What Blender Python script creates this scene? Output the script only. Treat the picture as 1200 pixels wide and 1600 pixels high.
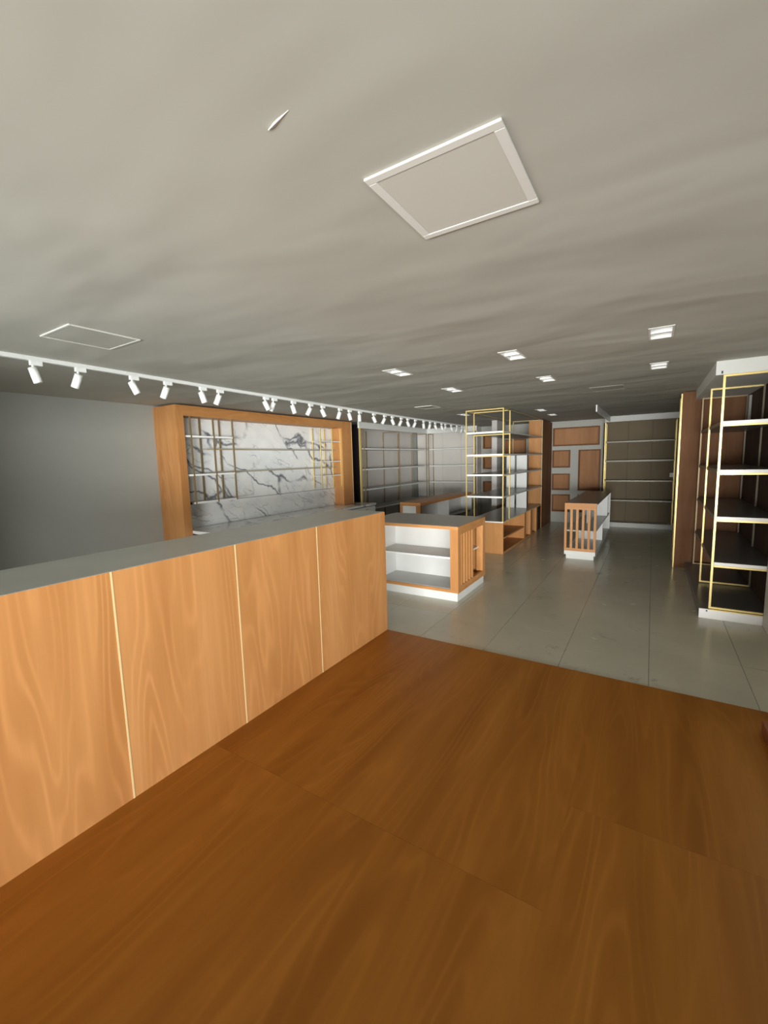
import bpy, math, random
from mathutils import Vector, Matrix

for o in list(bpy.data.objects):
    bpy.data.objects.remove(o)
S = bpy.context.scene
COL = S.collection
random.seed(7)

# ---------------------------------------------------------------- camera
CAMH, FPX = 1.63, 668.65
YAW, PITCH, ROLL = 0.56028212, 0.12046483, -0.02721864
cd = bpy.data.cameras.new('camera')
cam = bpy.data.objects.new('camera', cd)
COL.objects.link(cam)
cd.sensor_fit = 'HORIZONTAL'
cd.sensor_width = 36.0
cd.lens = FPX * 36.0 / 1200.0
cd.clip_start = 0.02
fw = Vector((-math.sin(YAW) * math.cos(PITCH), math.cos(YAW) * math.cos(PITCH), -math.sin(PITCH)))
rt = Vector((math.cos(YAW), math.sin(YAW), 0))
up = rt.cross(fw)
rt2 = rt * math.cos(ROLL) + up * math.sin(ROLL)
up2 = -rt * math.sin(ROLL) + up * math.cos(ROLL)
cam.matrix_world = Matrix(((rt2.x, up2.x, -fw.x, 0), (rt2.y, up2.y, -fw.y, 0), (rt2.z, up2.z, -fw.z, CAMH), (0, 0, 0, 1)))
S.camera = cam

# ---------------------------------------------------------------- light
S.view_settings.view_transform = 'Standard'
S.view_settings.look = 'None'
S.view_settings.gamma = 1.0
S.view_settings.use_curve_mapping = False
S.view_settings.exposure = 0.0

w = bpy.data.worlds.new('world')
S.world = w
w.use_nodes = True
w.node_tree.nodes['Background'].inputs[0].default_value = (0.72, 0.86, 1.0, 1)
w.node_tree.nodes['Background'].inputs[1].default_value = 0.15

def area(name, loc, rot, sx, sy, power, color):
    l = bpy.data.lights.new(name, 'AREA')
    l.shape = 'RECTANGLE'
    l.size, l.size_y = sx, sy
    l.energy = power
    l.color = color
    o = bpy.data.objects.new(name, l)
    o.location = loc
    o.rotation_euler = rot
    COL.objects.link(o)
    return o

# sunlit pavement in front of the open shop front, shining upwards
area('sunlit_pavement_light', (1.0, -12.5, 0.02), (math.pi, 0, 0), 22.0, 18.0, 19000, (0.97, 1.0, 0.95))
# bright street and facades opposite, shining into the shop
area('street_light', (5.5, -12.5, 0.9), (math.pi / 2, 0, math.radians(24)), 14.0, 1.6, 4700, (1.0, 1.0, 0.95))

# ---------------------------------------------------------------- materials
def newmat(name):
    m = bpy.data.materials.new(name)
    m.use_nodes = True
    nt = m.node_tree
    return m, nt, nt.nodes['Principled BSDF']

def N(nt, t, **kw):
    n = nt.nodes.new(t)
    for k, v in kw.items():
        setattr(n, k, v)
    return n

def math_node(nt, op, a, b=None, c=None):
    n = N(nt, 'ShaderNodeMath', operation=op)
    for i, v in enumerate((a, b, c)):
        if v is None:
            continue
        if isinstance(v, (int, float)):
            n.inputs[i].default_value = v
        else:
            nt.links.new(v, n.inputs[i])
    return n.outputs[0]

def mapping(nt, scale, rot=(0, 0, 0), rand=0.0):
    tc = N(nt, 'ShaderNodeTexCoord')
    mp = N(nt, 'ShaderNodeMapping')
    mp.inputs['Scale'].default_value = scale
    mp.inputs['Rotation'].default_value = rot
    nt.links.new(tc.outputs['Object'], mp.inputs['Vector'])
    if rand:
        oi = N(nt, 'ShaderNodeObjectInfo')
        vm = N(nt, 'ShaderNodeVectorMath', operation='MULTIPLY_ADD')
        cx = N(nt, 'ShaderNodeCombineXYZ')
        r = math_node(nt, 'MULTIPLY', oi.outputs['Random'], rand)
        for i in range(3):
            nt.links.new(r, cx.inputs[i])
        vm.inputs[1].default_value = (1, 1, 1)
        nt.links.new(mp.outputs[0], vm.inputs[0])
        nt.links.new(cx.outputs[0], vm.inputs[2])
        return vm.outputs[0]
    return mp.outputs[0]

def noise(nt, vec, scale, detail=2, rough=0.5, dist=0.0):
    n = N(nt, 'ShaderNodeTexNoise')
    n.inputs['Scale'].default_value = scale
    n.inputs['Detail'].default_value = detail
    n.inputs['Roughness'].default_value = rough
    n.inputs['Distortion'].default_value = dist
    nt.links.new(vec, n.inputs['Vector'])
    return n.outputs['Fac']

def ramp(nt, fac, stops, interp='LINEAR'):
    r = N(nt, 'ShaderNodeValToRGB')
    r.color_ramp.interpolation = interp
    el = r.color_ramp.elements
    while len(el) < len(stops):
        el.new(0.5)
    for e, (p, c) in zip(el, stops):
        e.position = p
        e.color = (*c, 1) if len(c) == 3 else c
    nt.links.new(fac, r.inputs[0])
    return r.outputs['Color']

def mixc(nt, fac, a, b, mode='MIX'):
    n = N(nt, 'ShaderNodeMix', data_type='RGBA', blend_type=mode)
    for s, v in ((0, fac), (6, a), (7, b)):
        if isinstance(v, (int, float)):
            n.inputs[s].default_value = v
        elif isinstance(v, tuple):
            n.inputs[s].default_value = (*v, 1)
        else:
            nt.links.new(v, n.inputs[s])
    return n.outputs[2]

def plain(name, col, rough=0.5, metal=0.0, spec=0.5, var=0.06, bump=0.0, bscale=60):
    m, nt, b = newmat(name)
    v = mapping(nt, (1, 1, 1), rand=5)
    f = noise(nt, v, 3.0, 4)
    c = ramp(nt, f, [(0.25, tuple(x * (1 - var) for x in col)), (0.75, tuple(min(1, x * (1 + var)) for x in col))])
    nt.links.new(c, b.inputs['Base Color'])
    b.inputs['Roughness'].default_value = rough
    b.inputs['Metallic'].default_value = metal
    b.inputs['Specular IOR Level'].default_value = spec
    if bump:
        bp = N(nt, 'ShaderNodeBump')
        bp.inputs['Strength'].default_value = bump
        bp.inputs['Distance'].default_value = 0.01
        nt.links.new(noise(nt, v, bscale, 3), bp.inputs['Height'])
        nt.links.new(bp.outputs[0], b.inputs['Normal'])
    return m

def wood(name, axis, light, mid, dark, rough=0.45, freq=1.0, spec=0.4, contrast=1.0):
    """laminate with long cathedral figures along the given axis"""
    m, nt, b = newmat(name)
    s = [7.0 * freq] * 3
    s['XYZ'.index(axis)] = 0.9 * freq
    v = mapping(nt, tuple(s), rand=40)
    n1 = noise(nt, v, 0.62, 1.6, 0.35, 0.1)
    rings = math_node(nt, 'SINE', math_node(nt, 'MULTIPLY', n1, 90.0))
    rings = math_node(nt, 'MULTIPLY_ADD', rings, 0.5, 0.5)
    rings = math_node(nt, 'POWER', rings, 3.5)
    s2 = [60.0] * 3
    s2['XYZ'.index(axis)] = 1.6
    v2 = mapping(nt, tuple(s2), rand=40)
    n2 = noise(nt, v2, 1.0, 3, 0.6)
    s3 = [5.0] * 3
    s3['XYZ'.index(axis)] = 0.5
    n3 = noise(nt, mapping(nt, tuple(s3), rand=20), 1.0, 2, 0.5)
    base = ramp(nt, n3, [(0.3, dark), (0.52, mid), (0.72, light)])
    mask = ramp(nt, noise(nt, v, 0.9, 1), [(0.35, (0.15,) * 3), (0.65, (0.75,) * 3)])
    k = math_node(nt, 'MULTIPLY', math_node(nt, 'MULTIPLY', rings, mask), 0.5 * contrast)
    c = mixc(nt, k, base, tuple(min(1, x * 1.28) for x in light))
    k2 = math_node(nt, 'MULTIPLY', ramp(nt, n2, [(0.35, (0,) * 3), (0.7, (1,) * 3)]), 0.28 * contrast)
    c = mixc(nt, k2, c, dark)
    nt.links.new(c, b.inputs['Base Color'])
    rr = math_node(nt, 'MULTIPLY_ADD', n2, 0.12, rough - 0.06)
    nt.links.new(rr, b.inputs['Roughness'])
    b.inputs['Specular IOR Level'].default_value = spec
    return m

def marble(name):
    m, nt, b = newmat(name)
    v = mapping(nt, (1, 1, 1), rot=(0.62, 0.0, 0.0))
    warp = N(nt, 'ShaderNodeTexNoise')
    warp.inputs['Scale'].default_value = 1.3
    warp.inputs['Detail'].default_value = 5
    nt.links.new(v, warp.inputs['Vector'])
    vm = N(nt, 'ShaderNodeVectorMath', operation='MULTIPLY_ADD')
    vm.inputs[1].default_value = (0.75, 0.75, 0.75)
    nt.links.new(warp.outputs['Color'], vm.inputs[0])
    nt.links.new(v, vm.inputs[2])
    sc = N(nt, 'ShaderNodeVectorMath', operation='MULTIPLY')
    sc.inputs[1].default_value = (1.0, 0.55, 1.7)
    nt.links.new(vm.outputs[0], sc.inputs[0])
    def veins(scale, w0, w1):
        vo = N(nt, 'ShaderNodeTexVoronoi', feature='DISTANCE_TO_EDGE')
        vo.inputs['Scale'].default_value = scale
        nt.links.new(sc.outputs[0], vo.inputs['Vector'])
        return ramp(nt, vo.outputs['Distance'], [(w0, (1,) * 3), (w1, (0,) * 3)])
    mask = ramp(nt, noise(nt, v, 1.7, 2), [(0.44, (0,) * 3), (0.54, (1,) * 3)])
    mask2 = ramp(nt, noise(nt, v, 2.9, 2), [(0.48, (0,) * 3), (0.66, (0.6,) * 3)])
    a = math_node(nt, 'MULTIPLY', veins(1.25, 0.004, 0.042), mask)
    c2 = math_node(nt, 'MULTIPLY', veins(3.6, 0.0, 0.045), mask2)
    f = math_node(nt, 'MAXIMUM', a, c2)
    cloud = ramp(nt, noise(nt, v, 2.0, 5, 0.6), [(0.35, (0.82, 0.85, 0.87)), (0.6, (0.95, 0.96, 0.965))])
    c = mixc(nt, f, cloud, (0.19, 0.20, 0.24))
    nt.links.new(c, b.inputs['Base Color'])
    b.inputs['Roughness'].default_value = 0.12
    return m

M = {}
WL, WM, WD = (0.60, 0.295, 0.112), (0.545, 0.255, 0.088), (0.46, 0.20, 0.063)
M['wood_z'] = wood('wood_vertical', 'Z', WL, WM, WD)
M['wood_y'] = wood('wood_along_room', 'Y', WL, WM, WD)
M['wood_x'] = wood('wood_across_room', 'X', WL, WM, WD)
M['floor_wood'] = wood('dimmed_floor_laminate', 'Y', (0.45, 0.185, 0.028), (0.385, 0.148, 0.018), (0.30, 0.107, 0.011), rough=0.42, spec=0.22, contrast=0.8)  # counter laminate in darker tones, the floor's weaker light put into its colour
M['dark_wood'] = wood('wood_brown_back', 'Z', (0.085, 0.056, 0.044), (0.07, 0.046, 0.037), (0.055, 0.036, 0.028), rough=0.75, spec=0.12, contrast=0.6)
M['shaded_wood'] = wood('shaded_brown_wood', 'Z', (0.27, 0.135, 0.075), (0.22, 0.11, 0.058), (0.17, 0.08, 0.04), contrast=0.5, rough=0.7, spec=0.12)  # brown wood with the shade of pier and cupboard side put into its colour
M['shaded_niche_wood'] = wood('shaded_niche_wood', 'Z', (0.46, 0.225, 0.10), (0.41, 0.195, 0.08), (0.34, 0.155, 0.06), rough=0.6, contrast=0.6)  # same wood as elsewhere, darkened so the far niches' shade sits in its colour
M['dull_edge'] = plain('dull_brown_edge', (0.22, 0.19, 0.13), 0.4, metal=0.2)
M['red_wood'] = plain('reddish_wood', (0.26, 0.085, 0.035), 0.45)
M['grey_top'] = plain('grey_laminate', (0.60, 0.62, 0.58), 0.38)
M['dark_top'] = plain('dark_grey_laminate', (0.36, 0.34, 0.30), 0.3)
M['brown_top'] = plain('brown_laminate', (0.10, 0.07, 0.05), 0.35)
M['white'] = plain('white_laminate', (0.78, 0.79, 0.78), 0.4)
M['edge'] = plain('white_edge', (0.93, 0.93, 0.93), 0.35)
M['shelf'] = plain('grey_shelf_laminate', (0.50, 0.50, 0.48), 0.3)
M['shelf_dark'] = plain('dark_shelf_laminate', (0.17, 0.175, 0.18), 0.3)
M['gold'] = plain('brass_paint', (0.80, 0.62, 0.24), 0.32, metal=0.35, var=0.04)
M['gold_dull'] = plain('dull_brass', (0.50, 0.40, 0.22), 0.4, metal=0.3, var=0.04)
M['bronze'] = plain('brown_bronze', (0.30, 0.22, 0.12), 0.4, metal=0.3, var=0.04)
M['brass_strip'] = plain('pale_brass_strip', (0.88, 0.72, 0.40), 0.3, metal=0.2, var=0.03)
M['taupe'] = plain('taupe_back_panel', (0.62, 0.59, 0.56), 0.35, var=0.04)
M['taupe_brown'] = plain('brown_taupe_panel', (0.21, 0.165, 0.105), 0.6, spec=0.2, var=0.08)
M['wall'] = plain('painted_wall', (0.36, 0.37, 0.35), 0.8, var=0.02, bump=0.05, bscale=80)
M['wall_white'] = plain('white_painted_wall', (0.75, 0.76, 0.74), 0.6, var=0.02)
M['niche_grey'] = plain('grey_niche_board', (0.46, 0.46, 0.43), 0.6, var=0.03)
M['black'] = plain('black_glossy_glass', (0.012, 0.010, 0.012), 0.06)
M['plug_black'] = plain('black_plastic', (0.02, 0.02, 0.02), 0.5)
M['spot_white'] = plain('white_lamp_paint', (0.93, 0.95, 0.95), 0.4, var=0.01)
M['grout'] = plain('dark_grout', (0.10, 0.10, 0.09), 0.9)
M['frame_white'] = plain('ceiling_frame_white', (0.80, 0.79, 0.76), 0.45, var=0.02)
M['diffuser'] = plain('grey_diffuser', (0.64, 0.62, 0.575), 0.6, var=0.02)
M['marble'] = marble('veined_marble')
M['column'] = plain('column_paint', (0.60, 0.58, 0.57), 0.6, var=0.03)
M['outside'] = plain('pavement_concrete', (0.45, 0.44, 0.41), 0.9)

def tile_mat():
    m, nt, b = newmat('grey_porcelain_tile')
    v = mapping(nt, (1, 1, 1))
    n1 = noise(nt, v, 1.4, 5, 0.6)
    c = ramp(nt, n1, [(0.3, (0.58, 0.57, 0.46)), (0.7, (0.66, 0.65, 0.54))])
    tc = N(nt, 'ShaderNodeTexCoord')
    # scuffs and dirty marks trodden in near the wooden floor
    d = noise(nt, v, 4.5, 8, 0.75, 0.6)
    dm = ramp(nt, d, [(0.57, (0,) * 3), (0.68, (1,) * 3)])
    reg = noise(nt, v, 1.1, 1)
    rm = ramp(nt, reg, [(0.45, (0,) * 3), (0.6, (1,) * 3)])
    c = mixc(nt, math_node(nt, 'MULTIPLY', math_node(nt, 'MULTIPLY', dm, rm), 0.45), c, (0.12, 0.12, 0.10))
    nt.links.new(c, b.inputs['Base Color'])
    rr = math_node(nt, 'MULTIPLY_ADD', noise(nt, v, 6, 4), 0.16, 0.16)
    nt.links.new(rr, b.inputs['Roughness'])
    return m
M['tile'] = tile_mat()

def ceiling_mat():
    m, nt, b = newmat('uneven_plaster_ceiling')
    v = mapping(nt, (1, 1, 1))
    c = ramp(nt, noise(nt, v, 1.2, 3), [(0.3, (0.475, 0.465, 0.42)), (0.7, (0.52, 0.51, 0.465))])
    nt.links.new(c, b.inputs['Base Color'])
    b.inputs['Roughness'].default_value = 0.75
    v2 = mapping(nt, (0.7, 1.4, 1))
    h = noise(nt, v2, 1.2, 2.2, 0.42, 0.25)
    bp = N(nt, 'ShaderNodeBump')
    bp.inputs['Strength'].default_value = 1.0
    bp.inputs['Distance'].default_value = 0.033
    nt.links.new(h, bp.inputs['Height'])
    nt.links.new(bp.outputs[0], b.inputs['Normal'])
    return m
M['ceiling'] = ceiling_mat()

# ---------------------------------------------------------------- mesh helpers
class MB:
    def __init__(s):
        s.v, s.f = [], []
    def box(s, x0, x1, y0, y1, z0, z1):
        n = len(s.v)
        s.v += [(x, y, z) for z in (z0, z1) for x, y in ((x0, y0), (x1, y0), (x1, y1), (x0, y1))]
        s.f += [tuple(n + i for i in q) for q in ((3, 2, 1, 0), (4, 5, 6, 7), (0, 1, 5, 4), (1, 2, 6, 5), (2, 3, 7, 6), (3, 0, 4, 7))]
        return s
    def quad(s, a, b, c, d):
        n = len(s.v)
        s.v += [a, b, c, d]
        s.f.append((n, n + 1, n + 2, n + 3))
        return s
    def cyl(s, p0, p1, r0, r1=None, seg=16, cap=True, inner=None):
        r1 = r0 if r1 is None else r1
        p0, p1 = Vector(p0), Vector(p1)
        d = (p1 - p0).normalized()
        a = d.orthogonal().normalized()
        b = d.cross(a)
        n = len(s.v)
        for p, r in ((p0, r0), (p1, r1)):
            for i in range(seg):
                t = 2 * math.pi * i / seg
                s.v.append(tuple(p + a * r * math.cos(t) + b * r * math.sin(t)))
        for i in range(seg):
            j = (i + 1) % seg
            s.f.append((n + i, n + j, n + seg + j, n + seg + i))
        if cap:
            s.f.append(tuple(n + i for i in range(seg))[::-1])
            s.f.append(tuple(n + seg + i for i in range(seg)))
        return s

BASE = {}
def empty(name, loc, label=None, cat=None, group=None):
    o = bpy.data.objects.new(name, None)
    o.empty_display_size = 0.1
    o.location = loc
    COL.objects.link(o)
    BASE[o.name] = Vector(loc)
    if label: o['label'] = label
    if cat: o['category'] = cat
    if group: o['group'] = group
    return o

def build(mb, name, mat, parent=None, label=None, bevel=0.0, smooth=False, kind=None):
    base = BASE[parent.name] if parent else Vector((0, 0, 0))
    me = bpy.data.meshes.new(name)
    me.from_pydata([tuple(Vector(p) - base) for p in mb.v], [], mb.f)
    me.materials.append(M[mat] if isinstance(mat, str) else mat)
    if smooth:
        for p in me.polygons:
            p.use_smooth = len(p.vertices) == 4
    me.update()
    o = bpy.data.objects.new(name, me)
    COL.objects.link(o)
    BASE[o.name] = base
    if parent: o.parent = parent
    if label: o['label'] = label
    if kind: o['kind'] = kind
    if bevel:
        bv = o.modifiers.new('bevel', 'BEVEL')
        bv.width = bevel
        bv.segments = 2
        bv.limit_method = 'ANGLE'
    return o

def bx(name, mat, parent, x0, x1, y0, y1, z0, z1, label=None, bevel=0.0, kind=None):
    return build(MB().box(x0, x1, y0, y1, z0, z1), name, mat, parent, label, bevel, kind=kind)

def structure(name, mat, *b):
    return bx(name, mat, None, *b, kind='structure')

def holed_plane(mb, u0, u1, v0, v1, holes, fn):
    """grid of quads over a rectangle leaving rectangular holes; fn maps (u, v) to a point"""
    us = sorted({u0, u1, *[h[0] for h in holes], *[h[1] for h in holes]})
    vs = sorted({v0, v1, *[h[2] for h in holes], *[h[3] for h in holes]})
    us = [u for u in us if u0 <= u <= u1]
    vs = [v for v in vs if v0 <= v <= v1]
    for a, b in zip(us, us[1:]):
        for c, d in zip(vs, vs[1:]):
            mu, mv = (a + b) / 2, (c + d) / 2
            if any(h[0] < mu < h[1] and h[2] < mv < h[3] for h in holes):
                continue
            mb.quad(fn(a, c), fn(b, c), fn(b, d), fn(a, d))
    return mb

# ---------------------------------------------------------------- dimensions
XL, XR, YB, H = -5.81, 0.93, 11.30, 2.45
CX, CY = -2.108, 3.37            # reception counter face and end
YF = -1.2                        # open shop front

# ================================================================ structure
floor = structure('floor', 'grout', XL - 0.1, 1.4, YF - 0.2, YB + 0.1, -0.12, -0.006)
BASE[floor.name] = Vector((0, 0, 0))
xs = [XL] + [0.04 - 0.6 * k for k in range(9, -1, -1)] + [0.64, XR]
ys = [CY, 4.04, 5.24, 6.44, 7.64, 8.84, 10.04, YB]
g = 0.0014
for i in range(len(xs) - 1):
    for j in range(len(ys) - 1):
        bx('tile', 'tile', floor, xs[i] + g, xs[i + 1] - g, ys[j] + g, ys[j + 1] - g, -0.008, 0)
for i in range(6):
    for y0, y1 in ((0.4, 1.6), (1.6, 2.8), (2.8, CY)):
        if xs[i + 1] < CX - 0.4:
            bx('tile', 'tile', floor, xs[i] + g, xs[i + 1] - g, y0 + g, y1 - g, -0.008, 0)
# wooden laminate sheets in front of the counter
for x0, x1, y0, y1 in ((CX, -0.27, YF, 1.43), (CX, -0.27, 1.43, CY - 0.004), (-0.27, 0.64, YF, 0.2),
                       (-0.27, 0.64, 0.2, 1.98), (-0.27, 0.64, 1.98, CY - 0.004), (0.64, XR, YF, CY - 0.004)):
    bx('wood_sheet', 'floor_wood', floor, x0, x1, y0 + 0.0005, y1 - 0.0005, -0.008, 0.004)

build(MB().box(-14, 14, -24, YF - 0.2, -0.14, -0.02).box(1.4, 14, YF - 0.2, 6, -0.14, -0.02), 'floor', 'outside', kind='structure')

DL = [(x, y) for x in (-2.08, -1.0, 0.015) for y in (3.63, 4.95)] + [(-1.74, 8.2), (-1.75, 9.3), (-3.09, 7.9)]
DW, DH = 0.125, 0.31             # downlight opening
holes = [(x - DW / 2, x + DW / 2, y - DH / 2, y + DH / 2) for x, y in DL]
cb = MB()
holed_plane(cb, XL - 0.1, 1.4, YF - 0.2, YB + 0.1, holes, lambda u, v: (u, v, H))
cb.f = [q[::-1] for q in cb.f]
build(cb, 'ceiling', 'ceiling', kind='structure')
structure('wall_left', 'wall', XL - 0.12, XL, YF - 0.2, YB, 0, H + 0.02)
structure('wall_back', 'wall', XL, 1.2, YB, YB + 0.12, 0, H + 0.02)
build(MB().box(XR, 1.25, 3.30, 5.08, 0, H + 0.02).box(XR, 1.25, YF, 3.30, 1.95, H + 0.02), 'wall_right', 'wall_white', kind='structure')
structure('wall_right.001', 'wall', 1.02, 1.25, 5.08, YB, 0, H + 0.02)
structure('wall_front', 'wall', XL, -3.85, 0.1, 0.3, 0, H + 0.02)
fb = MB().box(-3.97, -3.85, YF - 0.2, 0.1, 0, H + 0.02).box(-3.85, XR, YF - 0.2, YF, 1.95, H + 0.02)
build(fb, 'wall_front', 'wall', kind='structure')

# flaked paint on the ceiling
fl = MB()
fl.v = [(-0.757, 0.834, H - 0.001), (-0.80, 0.838, H - 0.001), (-0.838, 0.846, H - 0.006), (-0.82, 0.853, H - 0.001)]
fl.v += [(x, y, z + 0.003) for x, y, z in fl.v]
fl.f = [(0, 1, 2, 3), (7, 6, 5, 4), (0, 4, 5, 1), (1, 5, 6, 2), (2, 6, 7, 3), (3, 7, 4, 0)]
o = build(fl, 'paint_flake', 'frame_white')
o['label'] = 'small sliver of white paint peeling off the ceiling left of the near square panel'
o['category'] = 'paint flake'

# ================================================================ reception counter
t = empty('reception_counter', (CX - 0.3, 1.8, 0), 'long wood-fronted reception counter with grey top and pale brass joints', 'counter')
CT = 1.15
XB = -2.655
ends = [YF + 0.9, 0.965, 1.665, 2.405, CY]
for a, b in zip([-0.4] + ends[:-1], ends):
    bx('front_panel', 'wood_z', t, CX - 0.018, CX, a + (0.004 if a > 0 else 0), b - (0.004 if b < 3.3 else 0), 0.004, CT)
for y in [ends[0]] + ends[1:-1]:
    bx('brass_strip', 'brass_strip', t, CX - 0.018, CX + 0.0015, y - 0.004, y + 0.004, 0.004, CT)
bx('end_panel', 'wood_z', t, XB, CX - 0.018, CY - 0.018, CY, 0, CT)
bx('countertop', 'grey_top', t, XB, CX - 0.003, -0.4, CY - 0.003, CT, CT + 0.0012, label='grey laminate countertop')
bx('top_board', 'wood_y', t, XB, CX - 0.018, -0.4, CY - 0.018, CT - 0.04, CT)
bx('work_surface', 'white', t, XB + 0.02, CX - 0.018, -0.4, CY - 0.018, 0.72, 0.75)
bx('inner_wall', 'white', t, CX - 0.06, CX - 0.018, -0.4, CY - 0.018, 0, CT - 0.04)

# ================================================================ marble display unit on the left wall
UX, UY0, UY1, NX = -5.30, 3.40, 7.27, -5.56
t = empty('wall_display_unit', (-5.55, 5.3, 0), 'large wood-framed wall niche lined with veined white marble', 'display unit')
bx('side_panel', 'wood_z', t, XL, UX, UY0, 3.51, 0, 2.425)
bx('side_panel', 'wood_z', t, XL, UX, 6.94, UY1, 0.742, 2.425)
bx('header', 'wood_y', t, XL, UX, 3.51, 6.94, 2.29, 2.425)
bx('marble_panel', 'marble', t, NX - 0.02, NX, 3.51, 6.94, 1.09, 2.29)
bx('marble_panel', 'marble', t, NX - 0.02, NX + 0.02, 3.51, 6.94, 0.742, 1.085)
bx('backing', 'dark_wood', t, XL, NX - 0.02, 3.51, 6.94, 0.742, 2.29)
bx('edge_trim', 'brass_strip', t, UX, UX + 0.004, UY1 - 0.008, UY1, 0.742, 2.425, label='thin pale edge strip')
for z in (1.87, 1.53):
    s = bx('long_shelf', 'shelf', t, NX, -5.47, 3.95, 6.94, z - 0.022, z)
    bx('shelf_edge', 'gold_dull', s, -5.47, -5.465, 3.95, 6.94, z - 0.024, z - 0.012)

t = empty('back_counter', (-5.25, 5.4, 0), 'low back counter with veined marble worktop below the marble niche', 'counter')
bx('worktop', 'marble', t, NX + 0.02, -4.93, 3.515, 7.55, 0.70, 0.74)
bx('worktop', 'marble', t, XL + 0.002, NX + 0.02, 6.94, 7.55, 0.70, 0.74)
bx('cabinet_body', 'white', t, XL + 0.002, -4.96, 3.515, 7.55, 0.09, 0.68)
bx('plinth', 'dark_top', t, XL + 0.002, -5.02, 3.515, 7.55, 0, 0.09)
for k in range(6):
    y = 3.53 + k * 0.67
    d = bx('cabinet_door', 'white', t, -4.96, -4.942, y, y + 0.66, 0.10, 0.665)
    bx('handle', 'gold_dull', d, -4.942, -4.925, y + 0.28, y + 0.38, 0.63, 0.64)

def post(p, x, y, z0, z1, r=0.008, mat='gold_dull', name='post'):
    return bx(name, mat, p, x - r, x + r, y - r, y + r, z0, z1)

t = empty('hanging_shelf_rack', (-5.44, 3.97, 1.1), 'brass rack of short shelves at the left end of the marble niche', 'shelf rack', 'brass racks in the marble niche')
for y in (3.62, 3.98, 4.31):
    post(t, -5.33, y, 1.10, 2.29, 0.010, 'bronze')
    post(t, -5.545, y - 0.07, 1.10, 2.29, 0.010, 'bronze')
for z, ya in ((2.035, 3.53), (1.51, 3.53), (1.125, 3.60)):
    s = bx('shelf', 'shelf', t, -5.53, -5.335, ya, 4.31, z - 0.026, z)
    bx('shelf_edge', 'edge', s, -5.335, -5.325, ya, 4.31, z - 0.026, z, label='pale shelf edge')
    bx('bracket', 'plug_black', s, -5.38, -5.335, 3.515, 3.56, z - 0.03, z + 0.002)
t = empty('hanging_shelf_rack', (-5.44, 6.62, 1.12), 'brass rack of short shelves at the right end of the marble niche', 'shelf rack', 'brass racks in the marble niche')
for y in (6.32, 6.67, 6.93):
    post(t, -5.34, y, 1.13, 2.27, mat='gold')
    post(t, -5.535, y, 1.13, 2.27, mat='gold')
for z in (2.03, 1.645, 1.37):
    s = bx('shelf', 'shelf', t, -5.53, -5.345, 6.32, 6.93, z - 0.02, z)
    bx('shelf_edge', 'edge', s, -5.345, -5.335, 6.32, 6.93, z - 0.02, z, label='pale shelf edge')

# ================================================================ shelving
SZ = (0.56, 1.005, 1.45, 1.90)
def frame_rect(p, axis, c, a0, a1, z0, z1, mat, r=0.0085, bottom=True, rear=None):
    """upright rectangular tube frame at axis=c between a0..a1"""
    mb = MB()
    def seg(u0, u1, w0, w1):
        if axis == 'Y':
            mb.box(u0, u1, c - r, c + r, w0, w1)
        else:
            mb.box(c - r, c + r, u0, u1, w0, w1)
    seg(a0 - r, a0 + r, z0, z1)
    if rear is None:
        seg(a1 - r, a1 + r, z0, z1)
    seg(a0 + r, a1 - r, z1 - 2 * r, z1)
    if bottom:
        seg(a0 + r, a1 - r, z0, z0 + 2 * r)
    if rear:
        if axis == 'Y':
            bx('rear_post', rear, p, a1 - r, a1 + r, c - r, c + r, z0, z1)
        else:
            bx('rear_post', rear, p, c - r, c + r, a1 - r, a1 + r, z0, z1)
    return build(mb, 'frame', mat, p)

# left wall run
t = empty('wall_shelving', (-5.5, 9.2, 0), 'tall shelving with grey backs along the left wall past the black end panel', 'shelving')
bx('end_panel', 'black', t, XL, UX - 0.03, 7.57, 7.60, 0, 2.40, label='glossy black end panel')
bx('end_trim', 'gold', t, UX - 0.03, UX + 0.002, 7.562, 7.612, 0, 2.32, label='yellow brass trim on the end panel')
bx('plinth', 'dark_top', t, XL, UX, 7.61, 10.80, 0, 0.09)
for y0, y1 in ((7.61, 8.5), (8.5, 9.25), (9.25, 10.0), (10.0, 10.84)):
    bx('back_panel', 'taupe', t, XL, XL + 0.02, y0 + 0.002, y1 - 0.002, 0.09, 2.40)
for y in (7.72, 9.25, 10.75):
    frame_rect(t, 'Y', y, -5.77, UX - 0.01, 0.09, 2.32, 'bronze')
for y in (8.5, 10.0):
    bx('back_post', 'bronze', t, -5.79, -5.77, y - 0.012, y + 0.012, 0.09, 2.32)
for z in SZ:
    s = bx('shelf', 'shelf', t, XL + 0.02, UX - 0.022, 7.61, 10.78, z - 0.03, z)
    bx('shelf_edge', 'white', s, UX - 0.022, UX - 0.019, 7.61, 10.78, z - 0.026, z, label='pale shelf edge')
# back run left of the column
t = empty('wall_shelving', (-4.5, 11.0, 0), 'tall shelving with pale backs on the far wall behind the low wooden island', 'shelving')
bx('plinth', 'dark_top', t, UX + 0.01, -3.90, 10.82, YB, 0, 0.09)
for x0, x1 in ((-5.79, -5.0), (-5.0, -4.45), (-4.45, -3.9)):
    bx('back_panel', 'taupe', t, x0 + 0.002, x1 - 0.002, 11.15, 11.17, 0.09, 2.40)
for x in (-5.28, -3.93):
    frame_rect(t, 'X', x, 10.83, 11.13, 0.09, 2.32, 'bronze')
for z in SZ:
    s = bx('shelf', 'shelf', t, UX + 0.01, -3.92, 10.84, 11.15, z - 0.03, z)
    bx('shelf_edge', 'white', s, UX + 0.01, -3.92, 10.837, 10.84, z - 0.026, z, label='pale shelf edge')
bx('end_panel', 'taupe', t, -3.90, -3.88, 10.82, YB, 0, 2.44)
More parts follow.
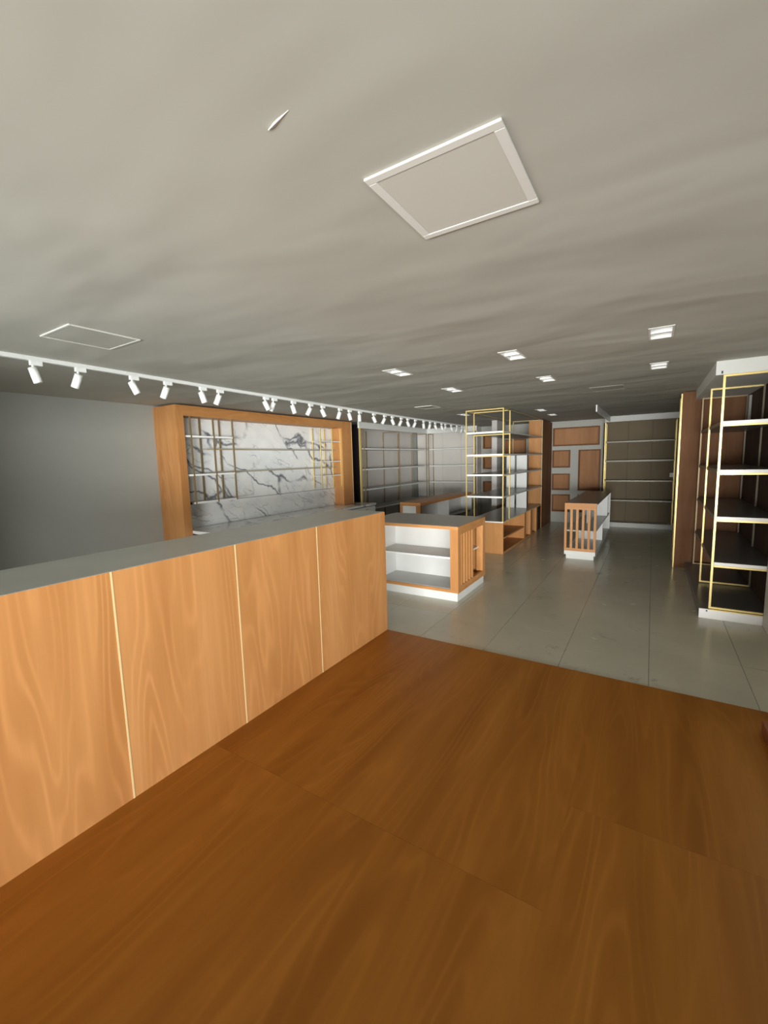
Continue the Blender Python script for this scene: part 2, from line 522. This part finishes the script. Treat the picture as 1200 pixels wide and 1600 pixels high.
structure('trim_1', 'wall_white', -5.34, UX, 7.55, 10.80, 2.32, H)
structure('trim_2', 'wall_white', -5.34, -3.88, 10.80, 10.84, 2.32, H)

# right wall run next to the white wall
t = empty('wall_shelving', (0.75, 6.2, 0), 'tall brass-framed shelving with brown backs recessed beside the white wall', 'shelving')
bx('plinth', 'edge', t, 0.45, 1.0, 5.10, 5.12, 0, 0.092, label='white plinth face')
bx('plinth', 'shelf_dark', t, 0.45, 1.0, 5.12, 7.25, 0, 0.092)
bx('plinth_trim', 'gold', t, 0.53, 0.93, 5.096, 5.104, 0.088, 0.097, label='thin brass edge')
for y in (5.12, 6.15, 7.12):
    frame_rect(t, 'Y', y, 0.533, 0.985, 0.10, 2.325, 'gold' if y < 7 else 'bronze', r=0.009 if y < 6 else 0.008, rear='dull_edge')
for y0, y1 in ((5.12, 5.6), (5.6, 6.3), (6.3, 7.24)):
    bx('back_panel', 'dark_wood', t, 1.0, 1.018, y0 + 0.002, y1 - 0.002, 0.092, 2.40)
bx('cable_cover', 'niche_grey', t, 0.975, 1.0, 6.93, 6.98, 1.90, 2.30, label='pale vertical strip')
for z in SZ:
    s = bx('shelf', 'shelf_dark', t, 0.535, 1.0, 5.125, 7.22, z - 0.03, z + 0.004)
    bx('shelf_edge', 'edge', s, 0.545, 1.0, 5.112, 5.124, z - 0.026, z + 0.004, label='white front edge')
    bx('edge_strip', 'gold', s, 0.545, 1.0, 5.109, 5.124, z - 0.043, z - 0.027, label='brass strip')
    bx('side_edge', 'dull_edge', s, 0.532, 0.536, 5.13, 7.22, z - 0.03, z + 0.004)
bx('cable_plug', 'plug_black', t, 0.505, 0.517, 5.095, 5.10, 2.335, 2.36, label='small black plug')
bx('cable_plug', 'plug_black', t, 0.505, 0.517, 5.095, 5.10, 0.07, 0.082, label='small black plug')
structure('trim_3', 'wall_white', 0.465, 1.02, 5.10, 7.25, 2.326, H)

t = empty('wood_pier', (0.65, 7.45, 0), 'floor-to-ceiling wooden pier with yellow brass edge at the end of the right shelving', 'panel')
bx('face_panel', 'shaded_wood', t, 0.315, 1.02, 7.25, 7.27, 0.0, 2.44)
bx('body', 'dark_wood', t, 0.33, 1.02, 7.27, 7.60, 0.0, 2.44)
bx('edge_trim', 'gold', t, 0.300, 0.315, 7.248, 7.275, 0.0, 2.42, label='yellow brass edge')
bx('edge_trim', 'gold_dull', t, 0.315, 0.33, 7.27, 7.50, 0.0, 2.40, label='brass side cladding')
bx('edge_trim', 'gold', t, 0.300, 0.33, 7.50, 7.53, 0.05, 2.38, label='yellow brass edge')

# far right shelving on the back wall
t = empty('wall_shelving', (-0.25, 11.0, 0), 'dark brown-backed shelving on the far wall between niche wall and right side', 'shelving')
bx('plinth', 'wall_white', t, -0.93, 0.42, 10.82, YB, 0, 0.10, label='pale plinth')
for x0, x1 in ((-0.93, -0.48), (-0.48, -0.02), (-0.02, 0.44)):
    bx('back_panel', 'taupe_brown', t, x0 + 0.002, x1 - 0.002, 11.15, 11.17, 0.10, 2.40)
for x in (-0.915, 0.40):
    frame_rect(t, 'X', x, 10.83, 11.13, 0.10, 2.32, 'gold')
for z in (0.61, 1.045, 1.485, 1.905):
    s = bx('shelf', 'shelf_dark', t, -0.905, 0.39, 10.835, 11.15, z - 0.03, z)
    bx('shelf_edge', 'dull_edge', s, -0.905, 0.39, 10.83, 10.835, z - 0.022, z - 0.004)
bx('side_panel', 'dark_wood', t, 0.42, 0.44, 10.82, 11.15, 0.0, 2.40)
bx('outer_panel', 'dark_wood', t, -0.95, -0.93, 10.82, YB, 0.0, 2.32)
structure('trim_4', 'wall_white', -0.93, 1.02, 10.80, 10.84, 2.33, H)
structure('trim_5', 'edge', -0.84, -0.82, 8.1, 10.80, 2.34, H)
o = empty('power_outlet', (0.36, 11.15, 1.15), 'small white power outlet on the brown back of the far shelving', 'outlet')
bx('plate', 'edge', o, 0.325, 0.395, 11.138, 11.15, 1.10, 1.19, bevel=0.003)
for z in (1.13, 1.16):
    bx('socket', 'plug_black', o, 0.352, 0.368, 11.136, 11.1385, z, z + 0.006)

# ================================================================ niche walls
def niche_wall(name, label, x0, x1, y0, holes, mat='niche_grey', wood_mat='shaded_niche_wood', groups=None):
    t = empty(name, ((x0 + x1) / 2, y0, 0), label, 'wall panel')
    mb = MB()
    holed_plane(mb, x0, x1, 0, 2.44, holes, lambda u, v: (u, y0, v))
    mb.quad((x0, y0, 0), (x0, y0, 2.44), (x0, YB, 2.44), (x0, YB, 0))
    mb.quad((x1, y0, 0), (x1, YB, 0), (x1, YB, 2.44), (x1, y0, 2.44))
    build(mb, 'face_board', mat, t)
    for a, b, c, d in holes:
        D = 0.13
        n = MB()
        n.quad((a, y0 + D, c), (b, y0 + D, c), (b, y0 + D, d), (a, y0 + D, d))
        n.quad((a, y0, c), (a, y0 + D, c), (a, y0 + D, d), (a, y0, d))
        n.quad((b, y0, c), (b, y0, d), (b, y0 + D, d), (b, y0 + D, c))
        n.quad((a, y0, d), (a, y0 + D, d), (b, y0 + D, d), (b, y0, d))
        n.quad((a, y0, c), (b, y0, c), (b, y0 + D, c), (a, y0 + D, c))
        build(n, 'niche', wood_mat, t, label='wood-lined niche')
        n = MB()
        r = 0.03
        for q in ((a, a + r, c, d), (b - r, b, c, d), (a + r, b - r, c, c + r), (a + r, b - r, d - r, d)):
            n.box(q[0], q[1], y0 + 0.004, y0 + 0.03, q[2], q[3])
        build(n, 'niche_frame', 'shaded_wood', t, label='darker wooden niche frame')
    return t
niche_wall('niche_wall', 'grey wall panel with wood-lined niches behind the small slatted island', -2.18, -0.95, 11.15,
           [(-2.085, -1.053, 1.85, 2.29), (-2.09, -1.675, 1.33, 1.755), (-2.09, -1.675, 0.785, 1.19),
            (-1.50, -1.021, 0.78, 1.75), (-2.085, -1.665, 0.256, 0.685), (-1.50, -1.021, 0.256, 0.685)])
niche_wall('niche_wall', 'grey wall panel with wood niches seen through the brass gondola shelves', -3.88, -2.42, 11.15,
           [(-3.84, -3.40, 1.855, 2.208), (-3.84, -3.40, 1.32, 1.65), (-3.84, -3.40, 0.69, 1.0), (-3.286, -2.716, 1.70, 2.07)])

t = empty('wood_cupboard', (-2.24, 10.6, 0), 'tall wooden cupboard standing behind the far end of the brass gondola', 'cupboard')
bx('front_panel', 'wood_z', t, -2.40, -2.10, 10.08, 10.10, 0.0, 2.42)
bx('body', 'dark_wood', t, -2.40, -2.118, 10.10, 11.14, 0.0, 2.42)
bx('side_panel', 'shaded_wood', t, -2.118, -2.10, 10.10, 11.14, 0.0, 2.42)

t = empty('column', (-3.04, 9.9, 0), 'pale square column seen through the brass gondola shelves', 'column')
bx('shaft', 'column', t, -3.10, -2.98, 9.6, 10.25, 0, H - 0.001, bevel=0.004)

# ================================================================ islands
# near island
t = empty('display_island', (-2.5, 4.93, 0), 'low wooden island with grey top and slatted end next to the reception counter', 'display island')
X0, X1, Y0, Y1, ZB, ZT = -3.15, -1.815, 4.44, 5.36, 0.095, 0.865
bx('base', 'white', t, X0 + 0.03, X1 - 0.012, Y0 + 0.006, Y1 - 0.03, 0, ZB, label='white plinth')
bx('bottom_board', 'wood_x', t, X0, X1, Y0, Y1, ZB, ZB + 0.035)
bx('bottom_lining', 'shelf', t, X0 + 0.02, X1 - 0.10, Y0 + 0.02, 4.93, ZB + 0.035, ZB + 0.040, label='grey bottom shelf')
bx('top_board', 'wood_x', t, X0, X1, Y0, Y1, ZT - 0.035, ZT)
bx('top_surface', 'dark_top', t, X0 + 0.002, X1 - 0.012, Y0 + 0.004, Y1 - 0.004, ZT, ZT + 0.0015, label='dark grey top')
bx('back_panel', 'white', t, X0 + 0.02, X1 - 0.10, 4.92, 4.94, ZB + 0.035, ZT - 0.035)
bx('side_panel', 'white', t, X0, X0 + 0.02, Y0 + 0.01, Y1 - 0.01, ZB + 0.035, ZT - 0.035)
bx('divider', 'white', t, -2.93, -2.912, Y0 + 0.01, 4.92, ZB + 0.035, ZT - 0.035)
s = bx('shelf', 'shelf', t, -2.912, X1 - 0.10, Y0 + 0.03, 4.92, 0.483, 0.503)
bx('shelf_edge', 'edge', s, -2.912, X1 - 0.10, Y0 + 0.027, Y0 + 0.03, 0.483, 0.503)
s = bx('shelf', 'shelf', t, X0 + 0.02, -2.93, Y0 + 0.03, 4.92, 0.483, 0.503)
bx('inner_panel', 'wood_z', t, X1 - 0.10, X1 - 0.085, Y0 + 0.005, 4.93, ZB + 0.035, ZT - 0.035)
bx('corner_post', 'wood_z', t, X1 - 0.085, X1, Y0, Y0 + 0.075, ZB + 0.035, ZT - 0.035)
bx('corner_post', 'wood_z', t, X1 - 0.085, X1, Y1 - 0.09, Y1, ZB + 0.035, ZT - 0.035)
bx('rail', 'wood_y', t, X1 - 0.03, X1, Y0 + 0.075, Y1 - 0.09, ZT - 0.095, ZT - 0.035)
bx('rail', 'wood_y', t, X1 - 0.03, X1, Y0 + 0.075, Y1 - 0.09, ZB + 0.035, ZB + 0.075)
for k in range(5):
    y = 4.545 + k * 0.088
    bx('slat', 'wood_z', t, X1 - 0.03, X1, y, y + 0.03, ZB + 0.075, ZT - 0.095)
bx('rear_panel', 'wood_z', t, X1 - 0.42, X1 - 0.085, Y1 - 0.03, Y1 - 0.015, ZB + 0.035, ZT - 0.035)
bx('rear_shelf', 'edge', t, X1 - 0.42, X1 - 0.06, 4.96, Y1 - 0.03, 0.47, 0.485)

# small slatted island further back
t = empty('display_island', (-0.92, 8.5, 0), 'small narrow island with vertical wooden slats at its end, in the far aisle', 'display island')
X0, X1, Y0, Y1, ZT = -1.145, -0.69, 7.20, 9.75, 0.885
bx('base', 'white', t, X0 + 0.03, X1 - 0.025, Y0 + 0.01, Y1 - 0.03, 0, 0.065, label='white plinth')
bx('bottom_board', 'white', t, X0 + 0.003, X1 - 0.003, Y0, Y1, 0.065, 0.125)
bx('top_board', 'brown_top', t, X0, X1 + 0.01, Y0 + 0.003, Y1, ZT - 0.018, ZT, label='dark brown top')
bx('rail', 'wood_x', t, X0, X1, Y0, Y0 + 0.025, ZT - 0.10, ZT - 0.001)
bx('rail', 'wood_x', t, X0, X1, Y0, Y0 + 0.025, 0.126, 0.17)
for k in range(6):
    xa = X0 + k * (X1 - X0 - 0.035) / 5
    bx('slat', 'wood_z', t, xa, xa + 0.035, Y0, Y0 + 0.025, 0.17, ZT - 0.10)
s = bx('shelf', 'shelf', t, X0 + 0.02, X1 - 0.01, Y0 + 0.06, Y1 - 0.02, 0.43, 0.45)
bx('divider', 'white', t, X0 + 0.02, X1 - 0.01, 8.35, 8.37, 0.125, 0.43)
bx('divider', 'white', t, X0 + 0.02, X1 - 0.01, 9.2, 9.22, 0.45, ZT - 0.018)
bx('end_panel', 'white', t, X0, X1, Y1 - 0.018, Y1, 0.125, ZT - 0.018)
bx('centre_panel', 'white', t, -0.93, -0.915, Y0 + 0.9, Y1 - 0.02, 0.45, ZT - 0.018)

# low island behind, near the left shelving
t = empty('display_island', (-3.65, 8.2, 0), 'low wooden-framed island with white end, between near island and left shelving', 'display island')
X0, X1, Y0, Y1, ZT = -3.92, -3.50, 6.81, 9.4, 0.85
bx('base', 'white', t, X0 + 0.03, X1 - 0.03, Y0 + 0.03, Y1 - 0.03, 0, 0.09)
bx('bottom_board', 'wood_y', t, X0, X1, Y0, Y1, 0.09, 0.125)
bx('top_board', 'wood_y', t, X0, X1, Y0, Y1, ZT - 0.06, ZT)
bx('corner_post', 'wood_z', t, X0, X0 + 0.05, Y0, Y0 + 0.05, 0.125, ZT - 0.06)
bx('corner_post', 'wood_z', t, X1 - 0.09, X1, Y0, Y0 + 0.05, 0.125, ZT - 0.06)
bx('end_panel', 'white', t, X0 + 0.05, X1 - 0.09, Y0 + 0.01, Y0 + 0.03, 0.125, ZT - 0.06, label='white end panel')
bx('centre_panel', 'white', t, X0 + 0.15, X0 + 0.17, Y0 + 0.05, Y1 - 0.02, 0.125, ZT - 0.06)
bx('far_panel', 'white', t, X0, X1, Y1 - 0.02, Y1, 0.125, ZT - 0.06)
for y in (8.1,):
    bx('divider', 'white', t, X0 + 0.17, X1 - 0.01, y, y + 0.018, 0.125, ZT - 0.06)
bx('shelf', 'shelf_dark', t, X0 + 0.17, X1 - 0.02, Y0 + 0.05, Y1 - 0.02, 0.42, 0.44)

# ================================================================ long brass gondola
GX0, GX1, GY0, GY1 = -2.735, -2.08, 7.06, 10.0
t = empty('shelf_gondola', (-2.4, 8.5, 0), 'long open brass-framed shelf gondola on a wooden base in the middle', 'shelving')
bx('base_end', 'wood_z', t, GX0, GX1, GY0, GY0 + 0.03, 0, 0.53)
bx('base_top', 'dark_top', t, GX0, GX1, GY0, GY1, 0.53, 0.548, label='dark glossy base top')
bx('top_edge', 'edge', t, GX0, GX1, GY0 - 0.003, GY0, 0.53, 0.55, label='white front edge')
bx('top_side_edge', 'brass_strip', t, GX1, GX1 + 0.003, GY0, GY1, 0.533, 0.55)
bx('base_bottom', 'wood_y', t, GX0, GX1, GY0 + 0.03, 9.4, 0.0, 0.03)
bx('base_back', 'wood_y', t, GX0 + 0.10, GX0 + 0.115, GY0 + 0.03, GY1, 0.03, 0.53)
bx('base_shelf', 'wood_y', t, GX0 + 0.115, GX1 - 0.005, GY0 + 0.03, 8.48, 0.25, 0.275)
for y0, y1 in ((8.48, 8.60), (8.98, 9.12), (9.50, 9.60)):
    bx('base_pier', 'wood_z', t, GX0 + 0.115, GX1, y0, y1, 0.03 if y0 < 9 else 0, 0.53)
bx('base_pier', 'dark_wood', t, GX0 + 0.115, GX1 - 0.02, 9.60, GY1, 0, 0.53)
for y in (GY0 + 0.01, 7.45, GY1 - 0.01):
    frame_rect(t, 'Y', y, GX0 + 0.009, GX1 - 0.009, 0.55, 2.425, 'gold' if y < 9 else 'gold_dull', r=0.009, bottom=False)
for x in (GX0 + 0.009, GX1 - 0.009):
    bx('top_rail', 'gold_dull', t, x - 0.009, x + 0.009, GY0 + 0.02, GY1 - 0.02, 2.407, 2.425)
for z in (0.975, 1.345, 1.682, 2.055):
    s = bx('shelf', 'shelf_dark', t, GX0 + 0.02, GX1 - 0.004, GY0 + 0.012, GY1 - 0.02, z - 0.028, z - 0.001)
    bx('shelf_edge', 'edge', s, GX0 + 0.02, GX1 - 0.02, GY0 + 0.002, GY0 + 0.012, z - 0.028, z, label='cream front edge')
    bx('side_edge', 'shelf', s, GX1 - 0.004, GX1 - 0.001, GY0 + 0.02, GY1 - 0.02, z - 0.028, z - 0.001)
    bx('support_bar', 'gold', s, GX0 + 0.018, GX1 - 0.018, 7.442, 7.458, z - 0.045, z - 0.029)
for a, b in ((-2.63, -2.46), (-2.42, -2.21)):
    for z0, z1 in ((0.549, 0.946), (0.976, 1.316), (1.346, 1.653)):
        bx('divider_panel', 'white', t, a, b, 9.15, 9.17, z0, z1)

# ================================================================ low plinth at the right wall
t = empty('low_plinth', (0.76, 1.5, 0), 'low reddish wooden plinth along the white wall at the right edge of the wood floor', 'plinth')
bx('board', 'red_wood', t, 0.60, XR - 0.002, YF + 0.1, 3.10, 0.004, 0.075, bevel=0.003)

# ================================================================ ceiling panels
def ceiling_panel(x0, x1, y0, y1, label, fr=0.028, drop=0.008, dmat='diffuser'):
    t = empty('ceiling_panel', ((x0 + x1) / 2, (y0 + y1) / 2, H), label, 'ceiling panel')
    mb = MB()
    for q in ((x0, x1, y0, y0 + fr), (x0, x1, y1 - fr, y1), (x0, x0 + fr, y0 + fr, y1 - fr), (x1 - fr, x1, y0 + fr, y1 - fr)):
        mb.box(*q, H - drop, H - 0.0005)
    build(mb, 'frame', 'frame_white', t, bevel=0.002)
    bx('panel', dmat, t, x0 + fr, x1 - fr, y0 + fr, y1 - fr, H - drop * 0.72, H - 0.001)
ceiling_panel(-0.752, -0.345, 1.135, 1.545, 'square white-framed ceiling panel nearest the camera')
ceiling_panel(-3.235, -2.845, 1.22, 1.63, 'square thin-framed ceiling panel over the reception counter near the spotlight track', fr=0.014, dmat='ceiling')
ceiling_panel(-3.22, -2.92, 6.12, 6.45, 'small ceiling panel far back near the spotlight track', fr=0.014, dmat='ceiling')
ceiling_panel(-0.70, -0.33, 5.98, 6.36, 'faint ceiling panel far back above the aisle on the right', fr=0.006, drop=0.003, dmat='ceiling')

# ================================================================ recessed downlights
ordw = {(-2.08, 3.63): 'left one in the nearer row of three', (-1.0, 3.63): 'middle one in the nearer row of three',
        (0.015, 3.63): 'right one in the nearer row of three, largest in view',
        (-2.08, 4.95): 'left one in the second row of three', (-1.0, 4.95): 'middle one in the second row of three',
        (0.015, 4.95): 'right one in the second row of three',
        (-1.74, 8.2): 'farther back, above the gondola end', (-1.75, 9.3): 'farthest of all, in front of the wood cupboard',
        (-3.09, 7.9): 'seen through the top left of the gondola frame'}
for (x, y) in DL:
    t = empty('recessed_downlight', (x, y, H), 'white twin-slot recessed downlight, ' + ordw[(x, y)], 'downlight', 'recessed ceiling downlights')
    a, b, c, d = x - DW / 2, x + DW / 2, y - DH / 2, y + DH / 2
    D = 0.085
    mb = MB()
    mb.quad((a, c, H + D), (b, c, H + D), (b, d, H + D), (a, d, H + D))
    mb.quad((a, c, H), (a, c, H + D), (a, d, H + D), (a, d, H))
    mb.quad((b, c, H), (b, d, H), (b, d, H + D), (b, c, H + D))
    mb.quad((a, c, H), (b, c, H), (b, c, H + D), (a, c, H + D))
    mb.quad((a, d, H), (a, d, H + D), (b, d, H + D), (b, d, H))
    build(mb, 'housing', 'edge', t)
    fr = MB()
    r = 0.012
    for q in ((a - r, b + r, c - r, c), (a - r, b + r, d, d + r), (a - r, a, c, d), (b, b + r, c, d)):
        fr.box(*q, H - 0.004, H - 0.0003)
    build(fr, 'bezel', 'frame_white', t)
    bx('divider', 'edge', t, a, b, y - 0.012, y + 0.012, H - 0.003, H + D - 0.001)
    for s_ in (-1, 1):
        yy = y + s_ * DH / 4
        build(MB().cyl((x, yy, H + D - 0.001), (x, yy, H + 0.045), 0.035, 0.048, 20), 'lamp_head', 'frame_white', t, smooth=True)

# ================================================================ spotlight track
TP = [(-3.850, 0.31), (-3.885, 1.80), (-3.945, 2.95), (-3.985, 4.10), (-4.04, 5.40), (-4.09, 7.60), (-4.10, 10.6)]
def track_x(y):
    for (xa, ya), (xb, yb) in zip(TP, TP[1:]):
        if y <= yb:
            return xa + (xb - xa) * (y - ya) / (yb - ya)
    return TP[-1][0]
t = empty('spotlight_track', (-3.98, 5.4, H), 'long white lighting track running under the ceiling along the left', 'lighting track')
for (xa, ya), (xb, yb) in zip(TP, TP[1:]):
    mb = MB()
    hw = 0.018
    mb.v = [(xa - hw, ya, H - 0.03), (xa + hw, ya, H - 0.03), (xb + hw, yb, H - 0.03), (xb - hw, yb, H - 0.03),
            (xa - hw, ya, H - 0.0005), (xa + hw, ya, H - 0.0005), (xb + hw, yb, H - 0.0005), (xb - hw, yb, H - 0.0005)]
    mb.f = [(3, 2, 1, 0), (4, 5, 6, 7), (0, 1, 5, 4), (1, 2, 6, 5), (2, 3, 7, 6), (3, 0, 4, 7)]
    build(mb, 'rail', 'spot_white', t)

def proj_u(x, y, z):
    p = Vector((x, y, z - CAMH))
    return 600 + FPX * p.dot(rt2) / p.dot(fw)

# positions along the photograph's track, with the lean of each head (-1 towards wall, +1 along the room)
SP = [(54, .55), (124, -1), (208, .9), (261, -1), (316, .6), (343, -1), (415, .9), (428, -1), (458, .6), (485, -1.1), (504, .9),
      (531, -.7), (546, .6), (562, 0), (584, .9), (601, -1), (613, .8), (627, -1), (637, .8), (649, -1), (662, .2),
      (672, -.6), (680, .9), (690, .9), (696, -.6), (705, 1), (714, -.8), (722, -.6), (732, .6)]
for k, (u, lean) in enumerate(SP):
    lo, hi = 0.6, 10.5
    for _ in range(40):
        mid = (lo + hi) / 2
        if proj_u(track_x(mid), mid, 2.40) < u: lo = mid
        else: hi = mid
    y = lo
    x = track_x(y)
    nth = ['nearest', 'second', 'third', 'fourth', 'fifth', 'sixth', 'seventh', 'eighth', 'ninth', 'tenth', 'eleventh', 'twelfth',
           'thirteenth', 'fourteenth', 'fifteenth', 'sixteenth', 'seventeenth', 'eighteenth', 'nineteenth', 'twentieth', 'twenty-first',
           'twenty-second', 'twenty-third', 'twenty-fourth', 'twenty-fifth', 'twenty-sixth', 'twenty-seventh', 'twenty-eighth', 'last'][k]
    t = empty('track_spotlight', (x, y, H - 0.03),
              'white cylindrical track spotlight, %s along the track from the left, %s' % (nth, 'head leaning left' if lean < -0.1 else 'head leaning right' if lean > 0.3 else 'head hanging straight'),
              'spotlight', 'spotlights on the ceiling track')
    mb = MB().box(x - 0.016, x + 0.016, y - 0.03, y + 0.045, H - 0.062, H - 0.030)
    build(mb, 'adapter', 'spot_white', t, bevel=0.002)
    build(MB().cyl((x, y - 0.012, H - 0.062), (x, y - 0.012, H - 0.098), 0.009, seg=12), 'stem', 'spot_white', t, smooth=True)
    a = abs(lean) * math.radians(26)
    d = Vector((-1, -0.45, 0)) if lean < 0 else Vector((0.7, 0.7, 0))
    d = d.normalized() * math.sin(a) + Vector((0, 0, -math.cos(a)))
    piv = Vector((x, y - 0.012, H - 0.098))
    p0 = piv - d * 0.018
    p1 = piv + d * 0.092
    h = MB().cyl(p0, p1, 0.029, seg=20, cap=False)
    n0 = len(h.v)
    # closed back and recessed lens opening
    h.f.append(tuple(range(0, 20))[::-1])
    h.cyl(p1, p1 - d * 0.014, 0.0255, 0.0235, seg=20, cap=False)
    for i in range(20):
        j = (i + 1) % 20
        h.f.append((20 + i, 20 + j, n0 + j, n0 + i))
    ho = build(h, 'head', 'spot_white', t, smooth=True)
    lens = MB().cyl(p1 - d * 0.014, p1 - d * 0.016, 0.0235, seg=20)
    build(lens, 'lens', 'diffuser', ho, label='grey recessed lens')
